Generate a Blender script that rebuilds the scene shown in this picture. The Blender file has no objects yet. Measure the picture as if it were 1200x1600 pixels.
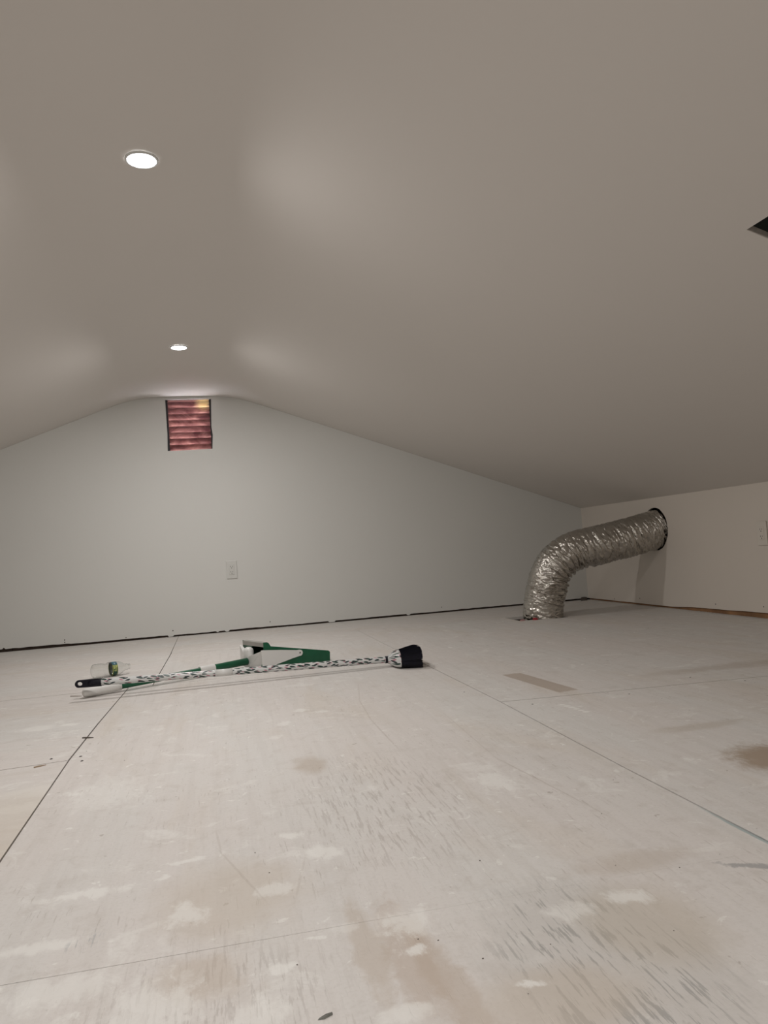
import bpy, bmesh, math, random
from mathutils import Vector, Matrix, noise
from mathutils.geometry import tessellate_polygon

SC = bpy.context.scene
COL = SC.collection
R_ = random.Random(7)

# ------------------------------------------------------------------ camera
CAM_H = 0.5
FPX = 1180.0
CX, CY = 600.0, 800.0
# rows: world X, Y, Z expressed in (image right, image down, forward)
RW = ((0.97503103, -0.05805255, 0.21434644),
      (-0.21083015, 0.06118208, 0.97560617),
      (-0.06975059, -0.99643698, 0.0474152))
cam_d = bpy.data.cameras.new('camera')
cam = bpy.data.objects.new('camera', cam_d)
COL.objects.link(cam)
m = Matrix(((RW[0][0], -RW[0][1], -RW[0][2], 0.0),
            (RW[1][0], -RW[1][1], -RW[1][2], 0.0),
            (RW[2][0], -RW[2][1], -RW[2][2], CAM_H),
            (0, 0, 0, 1)))
cam.matrix_world = m
cam_d.sensor_fit = 'VERTICAL'
cam_d.sensor_height = 24.0
cam_d.lens = 24.0 * FPX / 1600.0
cam_d.clip_start = 0.02
SC.camera = cam


def ray(px, py):
    a, b, c = px - CX, py - CY, FPX
    return Vector([r[0] * a + r[1] * b + r[2] * c for r in RW])


def at(px, py, z=0.0):
    """world point under a photo pixel at height z above the floor"""
    v = ray(px, py)
    return Vector((0, 0, CAM_H)) + v * ((z - CAM_H) / v.z)


# ------------------------------------------------------------------ world, exposure
w = bpy.data.worlds.new('world')
SC.world = w
w.use_nodes = True
wn = w.node_tree
wn.nodes.clear()
wo = wn.nodes.new('ShaderNodeOutputWorld')
wb = wn.nodes.new('ShaderNodeBackground')
wb.inputs['Color'].default_value = (0.95, 0.93, 1.0, 1)
wb.inputs['Strength'].default_value = 11.0
wn.links.new(wb.outputs[0], wo.inputs[0])

SC.view_settings.view_transform = 'Standard'
SC.view_settings.look = 'None'
SC.view_settings.gamma = 1.0
SC.view_settings.use_curve_mapping = False
SC.view_settings.exposure = 0.0
LAMP_W = 12.4
LAMP_COL = (1.0, 0.968, 0.945)

# ------------------------------------------------------------------ helpers


def mesh_obj(name, verts, faces, mat=None, parent=None, smooth=False, label=None):
    me = bpy.data.meshes.new(name)
    me.from_pydata([tuple(v) for v in verts], [], faces)
    me.update()
    bm = bmesh.new()
    bm.from_mesh(me)
    bmesh.ops.recalc_face_normals(bm, faces=bm.faces)
    bm.to_mesh(me)
    bm.free()
    return link(name, me, mat, parent, smooth, label)


def link(name, me, mat=None, parent=None, smooth=False, label=None):
    o = bpy.data.objects.new(name, me)
    COL.objects.link(o)
    if mat:
        me.materials.clear()
        me.materials.append(mat)
    if parent:
        o.parent = parent
    if smooth:
        for p in me.polygons:
            p.use_smooth = True
    if label:
        o['label'] = label
    return o


def bm_obj(name, bm, mat=None, parent=None, smooth=False, label=None, recalc=True):
    if recalc:
        bmesh.ops.recalc_face_normals(bm, faces=bm.faces)
    me = bpy.data.meshes.new(name)
    bm.to_mesh(me)
    bm.free()
    return link(name, me, mat, parent, smooth, label)


def empty(name, loc, rot=0.0, label=None, cat=None, group=None):
    o = bpy.data.objects.new(name, None)
    o.empty_display_size = 0.05
    COL.objects.link(o)
    o.location = loc
    o.rotation_euler = (0, 0, rot) if not hasattr(rot, '__len__') else rot
    tag(o, label, cat, group)
    return o


def tag(o, label=None, cat=None, group=None, kind=None):
    if label: o['label'] = label
    if cat: o['category'] = cat
    if group: o['group'] = group
    if kind: o['kind'] = kind
    return o


def plate(bm, outer, holes, thick, to3d):
    """flat slab with holes; 2-D loops mapped by to3d(u, v, t), t in (0, thick)"""
    loops = [outer] + list(holes)
    flat = [p for l in loops for p in l]
    tris = tessellate_polygon([[Vector((p[0], p[1], 0)) for p in l] for l in loops])
    A = [bm.verts.new(to3d(p[0], p[1], 0.0)) for p in flat]
    B = [bm.verts.new(to3d(p[0], p[1], thick)) for p in flat]
    for t in tris:
        for vs in ([A[i] for i in t], [B[i] for i in reversed(t)]):
            try:
                bm.faces.new(vs)
            except ValueError:
                pass
    k = 0
    for l in loops:
        n = len(l)
        for i in range(n):
            a, b = k + i, k + (i + 1) % n
            bm.faces.new((A[a], A[b], B[b], B[a]))
        k += n


def box(bm, c, s, mat=None):
    r = bmesh.ops.create_cube(bm, size=1.0)
    vs = r['verts']
    for v in vs:
        v.co = Vector((v.co.x * s[0], v.co.y * s[1], v.co.z * s[2]))
        if mat is not None:
            v.co = mat @ v.co
        v.co += Vector(c)
    return vs


def bevel(bm, w_, seg=2):
    bmesh.ops.bevel(bm, geom=list(bm.edges), offset=w_, segments=seg, affect='EDGES', profile=0.5)


def tube(bm, pts, radii, n=16, cap=True, squash=1.0, up=Vector((0, 0, 1)), uv=None):
    rings = []
    L = 0.0
    prev = None
    for i, p in enumerate(pts):
        p = Vector(p)
        a = Vector(pts[max(i - 1, 0)])
        b = Vector(pts[min(i + 1, len(pts) - 1)])
        d = (b - a).normalized()
        s = d.cross(up)
        if s.length < 1e-4:
            s = Vector((1, 0, 0))
        s.normalize()
        u = s.cross(d)
        r = radii[i] if hasattr(radii, '__len__') else radii
        ring = []
        for k in range(n):
            t = 2 * math.pi * k / n
            ring.append(bm.verts.new(p + s * math.cos(t) * r + u * math.sin(t) * r * squash))
        rings.append(ring)
    for i in range(len(rings) - 1):
        for k in range(n):
            bm.faces.new((rings[i][k], rings[i][(k + 1) % n], rings[i + 1][(k + 1) % n], rings[i + 1][k]))
    if cap:
        bm.faces.new(rings[0])
        bm.faces.new(list(reversed(rings[-1])))
    return rings


def circle(cx, cy, r, n=32, jit=0.0, a0=0.0):
    out = []
    for k in range(n):
        t = a0 + 2 * math.pi * k / n
        q = r * (1 + jit * R_.uniform(-1, 1))
        out.append((cx + q * math.cos(t), cy + q * math.sin(t)))
    return out


# ------------------------------------------------------------------ materials
def new_mat(name):
    mt = bpy.data.materials.new(name)
    mt.use_nodes = True
    nt = mt.node_tree
    b = nt.nodes['Principled BSDF']
    return mt, nt, b


def N(nt, t, **kw):
    n = nt.nodes.new(t)
    for k, v in kw.items():
        if k == 'op':
            n.operation = v
        elif k in n.inputs.keys():
            n.inputs[k].default_value = v
        else:
            setattr(n, k, v)
    return n


def simple(name, col, rough=0.5, metal=0.0, var=0.06, scale=12.0, bump=0.0, bscale=80.0, **kw):
    mt, nt, b = new_mat(name)
    tc = N(nt, 'ShaderNodeTexCoord')
    nz = N(nt, 'ShaderNodeTexNoise', Scale=scale, Detail=4.0)
    nt.links.new(tc.outputs['Object'], nz.inputs['Vector'])
    cr = N(nt, 'ShaderNodeValToRGB')
    cr.color_ramp.elements[0].position = 0.3
    cr.color_ramp.elements[1].position = 0.7
    cr.color_ramp.elements[0].color = tuple(c * (1 - var) for c in col) + (1,)
    cr.color_ramp.elements[1].color = tuple(min(1, c * (1 + var)) for c in col) + (1,)
    nt.links.new(nz.outputs['Fac'], cr.inputs[0])
    nt.links.new(cr.outputs[0], b.inputs['Base Color'])
    b.inputs['Roughness'].default_value = rough
    b.inputs['Metallic'].default_value = metal
    for k, v in kw.items():
        b.inputs[k].default_value = v
    if bump > 0:
        n2 = N(nt, 'ShaderNodeTexNoise', Scale=bscale, Detail=3.0)
        nt.links.new(tc.outputs['Object'], n2.inputs['Vector'])
        bp = N(nt, 'ShaderNodeBump', Strength=bump, Distance=0.002)
        nt.links.new(n2.outputs['Fac'], bp.inputs['Height'])
        nt.links.new(bp.outputs[0], b.inputs['Normal'])
    return mt


M_WALL = simple('wall_paint', (0.72, 0.72, 0.69), 0.55, var=0.012, scale=1.2, bump=0.12, bscale=60)
M_CEIL = simple('ceiling_paint', (0.73, 0.692, 0.65), 0.6, var=0.012, scale=0.9, bump=0.12, bscale=50)
M_KNEE = simple('knee_wall_paint', (0.74, 0.68, 0.61), 0.55, var=0.012, scale=1.2, bump=0.12, bscale=60)
M_GYP = simple('gypsum_edge', (0.42, 0.38, 0.34), 0.9, var=0.2, scale=60)
M_STUD = simple('plate_wood', (0.30, 0.16, 0.075), 0.75, var=0.3, scale=9)
M_DARK = simple('dark_wood', (0.045, 0.03, 0.022), 0.9, var=0.3, scale=14)
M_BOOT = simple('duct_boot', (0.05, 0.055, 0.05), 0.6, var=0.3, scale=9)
M_WPLAST = simple('white_plastic', (0.74, 0.74, 0.72), 0.35, var=0.02)
M_OUTLET = simple('outlet_plastic', (0.68, 0.68, 0.65), 0.35, var=0.01)
M_SLOT = simple('slot_dark', (0.02, 0.02, 0.02), 0.6)
M_GREEN = simple('green_plastic', (0.004, 0.10, 0.045), 0.38, var=0.12, scale=20)
M_BLACKP = simple('black_plastic', (0.004, 0.004, 0.010), 0.5, **{'Specular IOR Level': .25})
M_BRISTLE = simple('bristle_black', (0.003, 0.003, 0.009), 0.6, var=0.4, scale=60, **{'Specular IOR Level': .25})
M_SCREW = simple('screw_dark', (0.06, 0.05, 0.045), 0.5, 0.6)
M_FRAME = simple('vent_frame', (0.02, 0.016, 0.02), 0.6)
M_RED = simple('red_tape', (0.35, 0.01, 0.02), 0.4)
M_PINK = simple('pink_foam', (0.45, 0.25, 0.25), 0.8)
M_CHIPW = simple('plaster_chip', (0.72, 0.70, 0.66), 0.8, var=0.1)
M_CHIPD = simple('wood_chip', (0.10, 0.085, 0.07), 0.8, var=0.3)
M_ALU = simple('lamp_trim', (0.8, 0.8, 0.78), 0.4, var=0.01)


def floor_mat(grain):
    """white-washed plywood; grain 'x' or 'y'"""
    mt, nt, b = new_mat('washed_plywood_' + grain)
    L = nt.links.new
    geo = N(nt, 'ShaderNodeNewGeometry')
    pos = geo.outputs['Position']

    def noise_(scale, detail=4.0, rough=0.55, vec=pos, stretch=None, dist=0.0):
        v = vec
        if stretch:
            mp = N(nt, 'ShaderNodeMapping')
            mp.inputs['Scale'].default_value = stretch
            L(vec, mp.inputs['Vector'])
            v = mp.outputs[0]
        n = N(nt, 'ShaderNodeTexNoise', Scale=scale, Detail=detail, Roughness=rough, Distortion=dist)
        L(v, n.inputs['Vector'])
        return n

    def ramp(sock, a, b_):
        r = N(nt, 'ShaderNodeMapRange')
        r.interpolation_type = 'SMOOTHSTEP'
        r.inputs['From Min'].default_value = a
        r.inputs['From Max'].default_value = b_
        L(sock, r.inputs['Value'])
        return r.outputs['Result']

    def mul(a, k):
        n = N(nt, 'ShaderNodeMath', op='MULTIPLY')
        L(a, n.inputs[0])
        if isinstance(k, float):
            n.inputs[1].default_value = k
        else:
            L(k, n.inputs[1])
        return n.outputs[0]

    def mix(fac, ca, cb):
        n = N(nt, 'ShaderNodeMix', data_type='RGBA')
        if isinstance(fac, float):
            n.inputs[0].default_value = fac
        else:
            L(fac, n.inputs[0])
        for i, c in ((6, ca), (7, cb)):
            if isinstance(c, tuple):
                n.inputs[i].default_value = c + (1,)
            else:
                L(c, n.inputs[i])
        return n.outputs[2]

    pink = (0.665, 0.63, 0.60)
    grey = (0.66, 0.642, 0.615)
    tan = (0.61, 0.555, 0.485)
    white = (0.80, 0.79, 0.755)
    stre = (1.0, 0.28, 1.0) if grain == 'y' else (0.28, 1.0, 1.0)
    c = mix(ramp(noise_(2.6, 5, 0.6, stretch=stre).outputs['Fac'], 0.40, 0.62), pink, grey)
    c = mix(mul(ramp(noise_(4.5, 6, 0.6, stretch=stre, dist=0.6).outputs['Fac'], 0.50, 0.72), 0.55), c, tan)
    # white wash patches and flecks
    c = mix(mul(ramp(noise_(9.0, 7, 0.62, dist=0.8).outputs['Fac'], 0.57, 0.66), 0.42), c, white)
    c = mix(mul(ramp(noise_(26.0, 5, 0.6, dist=0.6).outputs['Fac'], 0.635, 0.69), 0.75), c, white)
    c = mix(mul(ramp(noise_(34.0, 3, 0.6, stretch=(1, .8, 1)).outputs['Fac'], 0.69, 0.73), 0.5), c, (0.30, 0.26, 0.22))
    c = mix(mul(ramp(noise_(17.0, 6, 0.7, dist=0.4).outputs['Fac'], 0.50, 0.70), 0.32), c, (0.50, 0.455, 0.41))
    c = mix(mul(ramp(noise_(150.0, 3, 0.7).outputs['Fac'], 0.45, 0.75), 0.22), c, (0.44, 0.40, 0.36))
    # fine wood grain
    gs = (1.0, 0.045, 1.0) if grain == 'y' else (0.045, 1.0, 1.0)
    gs2 = (1.0, 0.07, 1.0) if grain == 'y' else (0.07, 1.0, 1.0)
    gr = noise_(230.0, 3, 0.6, stretch=gs2)
    region = ramp(noise_(2.2, 3).outputs['Fac'], 0.42, 0.6)
    lines = ramp(gr.outputs['Fac'], 0.62, 0.68)
    c = mix(mul(mul(lines, region), 0.40), c, (0.34, 0.29, 0.25))
    soft = noise_(45.0, 3, 0.6, stretch=gs)
    c = mix(mul(ramp(soft.outputs['Fac'], 0.45, 0.62), 0.10), c, (0.42, 0.38, 0.34))
    # distorted coordinate for located stains
    dn = noise_(14.0, 6, 0.68)
    en = noise_(38.0, 9, 0.72, stretch=(1.0, 0.55, 1.0) if grain == 'y' else (0.55, 1.0, 1.0), dist=0.5)
    sb = N(nt, 'ShaderNodeVectorMath', op='SUBTRACT')
    L(dn.outputs['Color'], sb.inputs[0])
    sb.inputs[1].default_value = (0.5, 0.5, 0.5)

    def blob(px, py, rx, ry, col, k=0.7, soft_=0.5, dist=0.08, rot=0.0, world=None, tex=None, edge=0.0, square=False):
        nonlocal c
        p = world if world else at(px, py)
        sc = N(nt, 'ShaderNodeVectorMath', op='SCALE')
        L(sb.outputs[0], sc.inputs[0])
        sc.inputs['Scale'].default_value = dist
        ad = N(nt, 'ShaderNodeVectorMath', op='ADD')
        L(pos, ad.inputs[0])
        L(sc.outputs[0], ad.inputs[1])
        mp = N(nt, 'ShaderNodeMapping', vector_type='TEXTURE')
        mp.inputs['Location'].default_value = (p[0], p[1], 0)
        mp.inputs['Rotation'].default_value = (0, 0, rot)
        mp.inputs['Scale'].default_value = (rx, ry, 50)
        L(ad.outputs[0], mp.inputs['Vector'])
        if square:
            ab = N(nt, 'ShaderNodeVectorMath', op='ABSOLUTE')
            L(mp.outputs[0], ab.inputs[0])
            sx_ = N(nt, 'ShaderNodeSeparateXYZ')
            L(ab.outputs[0], sx_.inputs[0])
            mm = N(nt, 'ShaderNodeMath', op='MAXIMUM')
            L(sx_.outputs[0], mm.inputs[0])
            L(sx_.outputs[1], mm.inputs[1])
            val = mm.outputs[0]
        else:
            ln = N(nt, 'ShaderNodeVectorMath', op='LENGTH')
            L(mp.outputs[0], ln.inputs[0])
            val = ln.outputs['Value']
        if edge:
            me_ = N(nt, 'ShaderNodeMath', op='MULTIPLY_ADD')
            L(en.outputs['Fac'], me_.inputs[0])
            me_.inputs[1].default_value = edge
            L(val, me_.inputs[2])
            ms_ = N(nt, 'ShaderNodeMath', op='SUBTRACT')
            L(me_.outputs[0], ms_.inputs[0])
            ms_.inputs[1].default_value = edge * .5
            val = ms_.outputs[0]
        f = ramp(val, 1.0 + soft_ * .5, 1.0 - soft_ * .5)
        f = mul(f, float(k))
        if tex is not None:
            f = mul(f, tex)
        c = mix(f, c, col)

    brown = (0.33, 0.245, 0.17)
    if grain == 'y':
        # scoured grey patch with open grain, front right
        lines2 = ramp(noise_(150.0, 4, 0.65, stretch=(1.0, 0.085, 1.0)).outputs['Fac'], 0.53, 0.60)
        blob(0, 0, 0.125, 0.22, (0.53, 0.505, 0.475), 0.55, 0.6, 0.03, edge=1.2, world=(0.415, 0.83))
        blob(0, 0, 0.11, 0.20, (0.30, 0.295, 0.28), 0.65, 0.8, 0.05, world=(0.41, 0.84), tex=lines2)
        blob(600, 1250, .16, .33, (0.36, 0.32, 0.29), 0.40, 0.9, 0.1, tex=lines2)
        blob(330, 1560, .14, .12, (0.36, 0.32, 0.29), 0.35, 0.9, 0.1, tex=lines2)
        # tan scraped strips in front
        blob(640, 1490, .028, .14, (0.47, 0.38, 0.31), 0.55, 0.7, 0.03, edge=1.6)
        blob(700, 1530, .022, .16, (0.47, 0.385, 0.31), 0.5, 0.7, 0.03, rot=0.1, edge=1.6)
        blob(575, 1480, .02, .12, (0.50, 0.43, 0.36), 0.55, 0.7, 0.03, edge=1.6)
        blob(310, 1530, .05, .05, (0.50, 0.42, 0.34), 0.5, 0.9, 0.06, edge=1.5)
        blob(360, 1400, .10, .12, (0.54, 0.47, 0.39), 0.5, 0.9, 0.1)
        blob(485, 1195, .035, .07, (0.44, 0.36, 0.28), 0.5, 0.9, 0.05)
        blob(990, 1345, .09, .03, (0.46, 0.39, 0.32), 0.4, 1.2, 0.05, edge=1.5)
        blob(1010, 1440, .08, .1, (0.50, 0.44, 0.36), 0.5, 0.8, 0.05)
        blob(880, 1560, .09, .06, (0.52, 0.45, 0.37), 0.5, 0.8, 0.05)
        # white plaster smears
        for (px, py, rx, ry, k) in ((170, 1240, .075, .10, .45), (775, 1222, .04, .06, .75), (150, 1393, .05, .016, .85),
                                    (60, 1480, .05, .014, .75), (90, 1550, .06, .03, .6), (235, 1575, .05, .05, .7),
                                    (635, 1440, .032, .035, .8), (645, 1487, .018, .012, .9), (505, 1330, .032, .028, .8),
                                    (455, 1305, .024, .014, .8), (296, 1425, .022, .035, .7), (440, 1515, .016, .012, .9),
                                    (430, 1390, .03, .02, .6), (985, 1402, .032, .018, .8), (890, 1425, .03, .02, .6),
                                    (470, 1110, .02, .02, .7), (500, 1112, .03, .015, .6), (445, 1130, .02, .025, .6),
                                    (430, 1152, .02, .02, .6), (115, 1240, .02, .02, .7), (640, 1588, .03, .012, .7),
                                    (400, 1590, .03, .03, .6), (290, 1345, .025, .008, .8), (253, 1372, .012, .01, .8),
                                    (540, 1450, .02, .01, .5), (820, 1538, .012, .006, .9)):
            blob(px, py, rx * 1.0, ry * 1.0, white, k * .85, 1.1, 0.05, edge=4.2)
        # scuffs and the long curved drag marks
        blob(130, 1470, .02, .03, (0.36, 0.37, 0.38), 0.5, 0.8, 0.06, tex=lines2)
        for (x0, y0, x1, y1, k) in ((560, 1070, 562, 1095, .3), (562, 1095, 580, 1125, .35), (580, 1125, 622, 1170, .35),
                                    (775, 1184, 880, 1238, .45), (880, 1238, 950, 1275, .3), (700, 1120, 775, 1184, .25),
                                    (338, 1300, 345, 1332, .3), (345, 1332, 408, 1400, .35), (475, 1345, 463, 1400, .25)):
            a_, b_ = at(x0, y0), at(x1, y1)
            d = b_ - a_
            blob(0, 0, d.length * .55, .0022, (0.38, 0.33, 0.28), k * .75, 0.9, 0.004,
                 rot=math.atan2(d.y, d.x), world=((a_ + b_) / 2)[:2])
        blob(1170, 1352, .035, .008, (0.20, 0.21, 0.22), 0.55, 0.8, 0.02, rot=-0.6, edge=4.5)
        blob(1120, 1275, .10, .008, (0.33, 0.42, 0.43), 0.0, 0.9, 0.012, rot=1.57)
        blob(1168, 1300, .0045, .12, (0.24, 0.34, 0.35), 0.65, 0.9, 0.006, edge=1.0)
    else:
        blob(70, 1235, .10, .04, white, 0.4, 0.8, 0.06)
        blob(25, 1265, .06, .03, white, 0.4, 0.8, 0.06)
        blob(60, 1138, .05, .04, white, 0.5, 0.8, 0.07)
        blob(110, 1132, .03, .02, white, 0.6, 0.8, 0.07)
        blob(20, 1290, .2, .25, (0.62, 0.55, 0.46), 0.45, 0.9, 0.1)
    # strip stain on the right sheet (board outline) and big brown stain at the right
    a_, b_ = at(795, 1052), at(893, 1081)
    blob(0, 0, .036, .20, (0.39, 0.32, 0.26), 0.75, 0.12, 0.006, square=True, edge=.25, world=((a_ + b_) / 2)[:2],
         rot=math.atan2((b_ - a_).y, (b_ - a_).x) - math.pi / 2)
    blob(1225, 1183, .10, .10, brown, 0.85, 0.8, 0.06, edge=1.6)
    blob(1090, 1135, .12, .03, (0.44, 0.38, 0.31), 0.4, 0.9, 0.06)
    blob(1150, 1040, .3, .05, (0.40, 0.33, 0.27), 0.4, 0.9, 0.12)
    for q in range(6):
        blob(878 + q * 7.5, 1101 + q * 2.2, .010, .008, white, 0.8, 0.6, 0.015)
    L(c, b.inputs['Base Color'])
    b.inputs['Roughness'].default_value = 0.62
    b.inputs['Specular IOR Level'].default_value = 0.35
    # relief
    h = N(nt, 'ShaderNodeMath', op='MULTIPLY_ADD')
    L(lines, h.inputs[0])
    h.inputs[1].default_value = -0.6
    L(noise_(30.0, 5).outputs['Fac'], h.inputs[2])
    bp = N(nt, 'ShaderNodeBump', Strength=0.28, Distance=0.003)
    L(h.outputs[0], bp.inputs['Height'])
    L(bp.outputs[0], b.inputs['Normal'])
    return mt


M_FLY = floor_mat('y')
M_FLX = floor_mat('x')

# ------------------------------------------------------------------ room geometry
XL, XR = -3.0, 2.716
YB, YF = 5.332, -2.6
ZK = 0.70
H_FLAT = 1.635


def ceil_z(x):
    """ceiling underside: two slopes blending into a flat ridge strip"""
    l = 0.5 + 0.8155 + 0.378 * (x + 1.3685)
    r = 0.5 + 1.0785 - 0.3645 * (x - 0.3055)
    k = 0.022
    # smooth minimum of the three planes
    v = [l, r, H_FLAT + 0.004]
    mn = min(v)
    return mn - k * math.log(sum(math.exp(-(q - mn) / k) for q in v))


xs = [XL, -2.4, -1.8, -1.4, -1.1] + [-0.95 + 0.05 * i for i in range(31)] + [0.8, 1.0, 1.303, 1.60, 2.0, 2.4, XR]
xs = sorted(set(round(x, 4) for x in xs))
# ---- ceiling (one plastered surface) with the square register opening
HX0, HX1, HY0, HY1 = 1.303, 1.60, 1.28, 1.576
T = 0.016
ys = [YF - .03, HY0, HY1, YB + 0.11]
bm = bmesh.new()
vb = {}
exs = [XL - 0.1] + xs + [XR + 0.1]
for i, x in enumerate(exs):
    for j, y in enumerate(ys):
        z = ceil_z(x)
        vb[i, j, 0] = bm.verts.new((x, y, z))
        vb[i, j, 1] = bm.verts.new((x, y, z + T))
hi = exs.index(1.303)
for i in range(len(exs) - 1):
    for j in range(3):
        if i == hi and j == 1:
            continue
        bm.faces.new([vb[i, j, 0], vb[i, j + 1, 0], vb[i + 1, j + 1, 0], vb[i + 1, j, 0]])
        bm.faces.new([vb[i, j, 1], vb[i + 1, j, 1], vb[i + 1, j + 1, 1], vb[i, j + 1, 1]])
def rim(*keys):
    bm.faces.new([bm.verts.new(vb[k].co) for k in keys])


for a, b_ in (((hi, 1), (hi, 2)), ((hi, 2), (hi + 1, 2)), ((hi + 1, 2), (hi + 1, 1)), ((hi + 1, 1), (hi, 1))):
    rim(a + (0,), b_ + (0,), b_ + (1,), a + (1,))
n_ = len(exs) - 1
for i in range(n_):
    for j in (0, 3):
        rim((i, j, 0), (i + 1, j, 0), (i + 1, j, 1), (i, j, 1))
for j in range(3):
    for i in (0, n_):
        rim((i, j, 0), (i, j + 1, 0), (i, j + 1, 1), (i, j, 1))
ceiling = bm_obj('ceiling', bm, M_CEIL)
for p in ceiling.data.polygons:
    p.use_smooth = abs(p.normal.z) > 0.5
tag(ceiling, 'smooth plastered gable ceiling sloping down to low side walls', kind='structure')

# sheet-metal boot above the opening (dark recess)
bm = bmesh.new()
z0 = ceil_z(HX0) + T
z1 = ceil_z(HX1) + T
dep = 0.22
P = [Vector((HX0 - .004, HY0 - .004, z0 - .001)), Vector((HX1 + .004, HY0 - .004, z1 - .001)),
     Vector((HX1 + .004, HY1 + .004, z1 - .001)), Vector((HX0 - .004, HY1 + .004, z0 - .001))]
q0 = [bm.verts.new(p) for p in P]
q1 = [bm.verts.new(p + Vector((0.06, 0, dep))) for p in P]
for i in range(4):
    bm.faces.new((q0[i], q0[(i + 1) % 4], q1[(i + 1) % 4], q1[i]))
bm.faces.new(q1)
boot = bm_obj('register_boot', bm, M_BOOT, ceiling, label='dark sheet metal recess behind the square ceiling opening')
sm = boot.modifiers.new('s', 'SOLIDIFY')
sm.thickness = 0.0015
# raw drywall edge around the opening
bm = bmesh.new()
for (x0, y0, x1, y1) in ((HX0, HY0, HX0, HY1), (HX0, HY1, HX1, HY1), (HX1, HY1, HX1, HY0), (HX1, HY0, HX0, HY0)):
    n = Vector((y0 - y1, x1 - x0, 0)).normalized() * -0.0015
    c4 = []
    for (x, y, dz) in ((x0, y0, .0015), (x1, y1, .0015), (x1, y1, T), (x0, y0, T)):
        c4.append(Vector((x, y, ceil_z(x) + dz)))
    lo = [bm.verts.new(p) for p in c4]
    up = [bm.verts.new(p + n) for p in c4]
    bm.faces.new(lo); bm.faces.new(up[::-1])
    for i in range(4):
        bm.faces.new((lo[i], lo[(i + 1) % 4], up[(i + 1) % 4], up[i]))
bm_obj('drywall_edge', bm, M_GYP, ceiling, label='raw cut drywall edge')

# ---- back (gable) wall
VX0, VX1, VZ0, VZ1 = -0.312, 0.0, 1.264, 1.619
OUTB = (0.069, 0.425)
rr = random.Random(3)


def ragged(u0, u1, f, step=0.03):
    out, u = [], u0
    while u < u1 - 1e-6:
        out.append((u, f(u)))
        u += step * rr.uniform(.4, 1.5)
    out.append((u1, f(u1)))
    return out


def back_gap(x):
    if abs(x + 1.402) < .006:
        return .030
    for q, hw in ((-.36, .016), (-.05, .010), (.02, .012), (.74, .02), (1.3, .01), (-1.9, .02), (2.32, .02)):
        if abs(x - q) < hw:
            return .0035
    g = 0.0125 + max(0, -x - .3) * .005 + 0.003 * noise.noise(Vector((x * 3, 0, 0))) + 0.0022 * noise.noise(Vector((x * 22, 3, 0)))
    if x < -1.0:
        g += 0.002
    return g


low = ragged(XL, XR, back_gap, .012)
top = [(x, ceil_z(x) - 0.0005) for x in reversed(xs)]
vh = [(VX0, VZ0), (VX1 - .012, VZ0 + .004), (VX1 - .004, VZ0 + .10), (VX1 - .010, VZ0 + .16), (VX1 - .002, VZ1), (VX0 + .002, VZ1),
      (VX0 + .004, VZ0 + .12)]
bm = bmesh.new()
plate(bm, low + top, [vh], 0.013, lambda u, v, t: Vector((u, YB + t, v)))
wall_back = bm_obj('wall_back', bm, M_WALL)
tag(wall_back, 'pale painted gable end wall with a small louvered vent', kind='structure')
# sheathing behind, closing the room
bm = bmesh.new()
o_ = [(XL - .1, -.26), (XR + .1, -.26)] + [(x, ceil_z(x) - .0005) for x in reversed(exs)]
plate(bm, o_, [[(VX0 - .03, VZ0 - .03), (VX1 + .03, VZ0 - .03), (VX1 + .03, VZ1 + .004), (VX0 - .03, VZ1 + .004)]], 0.075,
      lambda u, v, t: Vector((u, YB + 0.024 + t, v)))
bm_obj('sheathing', bm, M_DARK, wall_back)
bm = bmesh.new()
for i in range(11):
    x0 = XL + i * 0.55
    x1 = min(x0 + 0.546, XR)
    box(bm, ((x0 + x1) / 2, YB + 0.0185, 0.014), (x1 - x0, 0.010, 0.028))
bm_obj('bottom_plate', bm, M_DARK, wall_back, label='dark bottom plate showing in the gap under the drywall')


# ---- side walls
def side_wall(name, X, sgn, hole, gapf, label):
    lowp = ragged(YF, YB, gapf, 0.04)
    zt = ZK if sgn > 0 else ceil_z(XL)
    zt = ceil_z(X) - .0005
    o2 = lowp + [(YB, zt), (YF, zt)]
    b2 = bmesh.new()
    plate(b2, o2, [hole] if hole else [], 0.013, lambda u, v, t: Vector((X + sgn * t, u, v)))
    wl = bm_obj(name, b2, M_KNEE)
    tag(wl, label, kind='structure')
    b2 = bmesh.new()
    o3 = [(YF - .03, -.26), (YB + .024, -.26), (YB + .024, zt), (YF - .03, zt)]
    hh = [circle(hole_c[0] + .02, hole_c[1] + .01, .155, 24)] if hole else []
    plate(b2, o3, hh, 0.06, lambda u, v, t: Vector((X + sgn * (0.03 + t), u, v)))
    bm_obj('sheathing', b2, M_DARK, wl)
    return wl


hole_c = (4.345, 0.50)
kh = circle(hole_c[0], hole_c[1], 0.137, 40, jit=0.012)


def knee_gap(y):
    base = 0.012 if y > 4.2 else 0.012 + min(1, (4.2 - y) / 0.12) * 0.008 + min(max(4.1 - y, 0), 1.6) * 0.014
    return base + 0.0025 * noise.noise(Vector((y * 5, 9, 0))) + 0.0012 * noise.noise(Vector((y * 25, 2, 0)))


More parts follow.
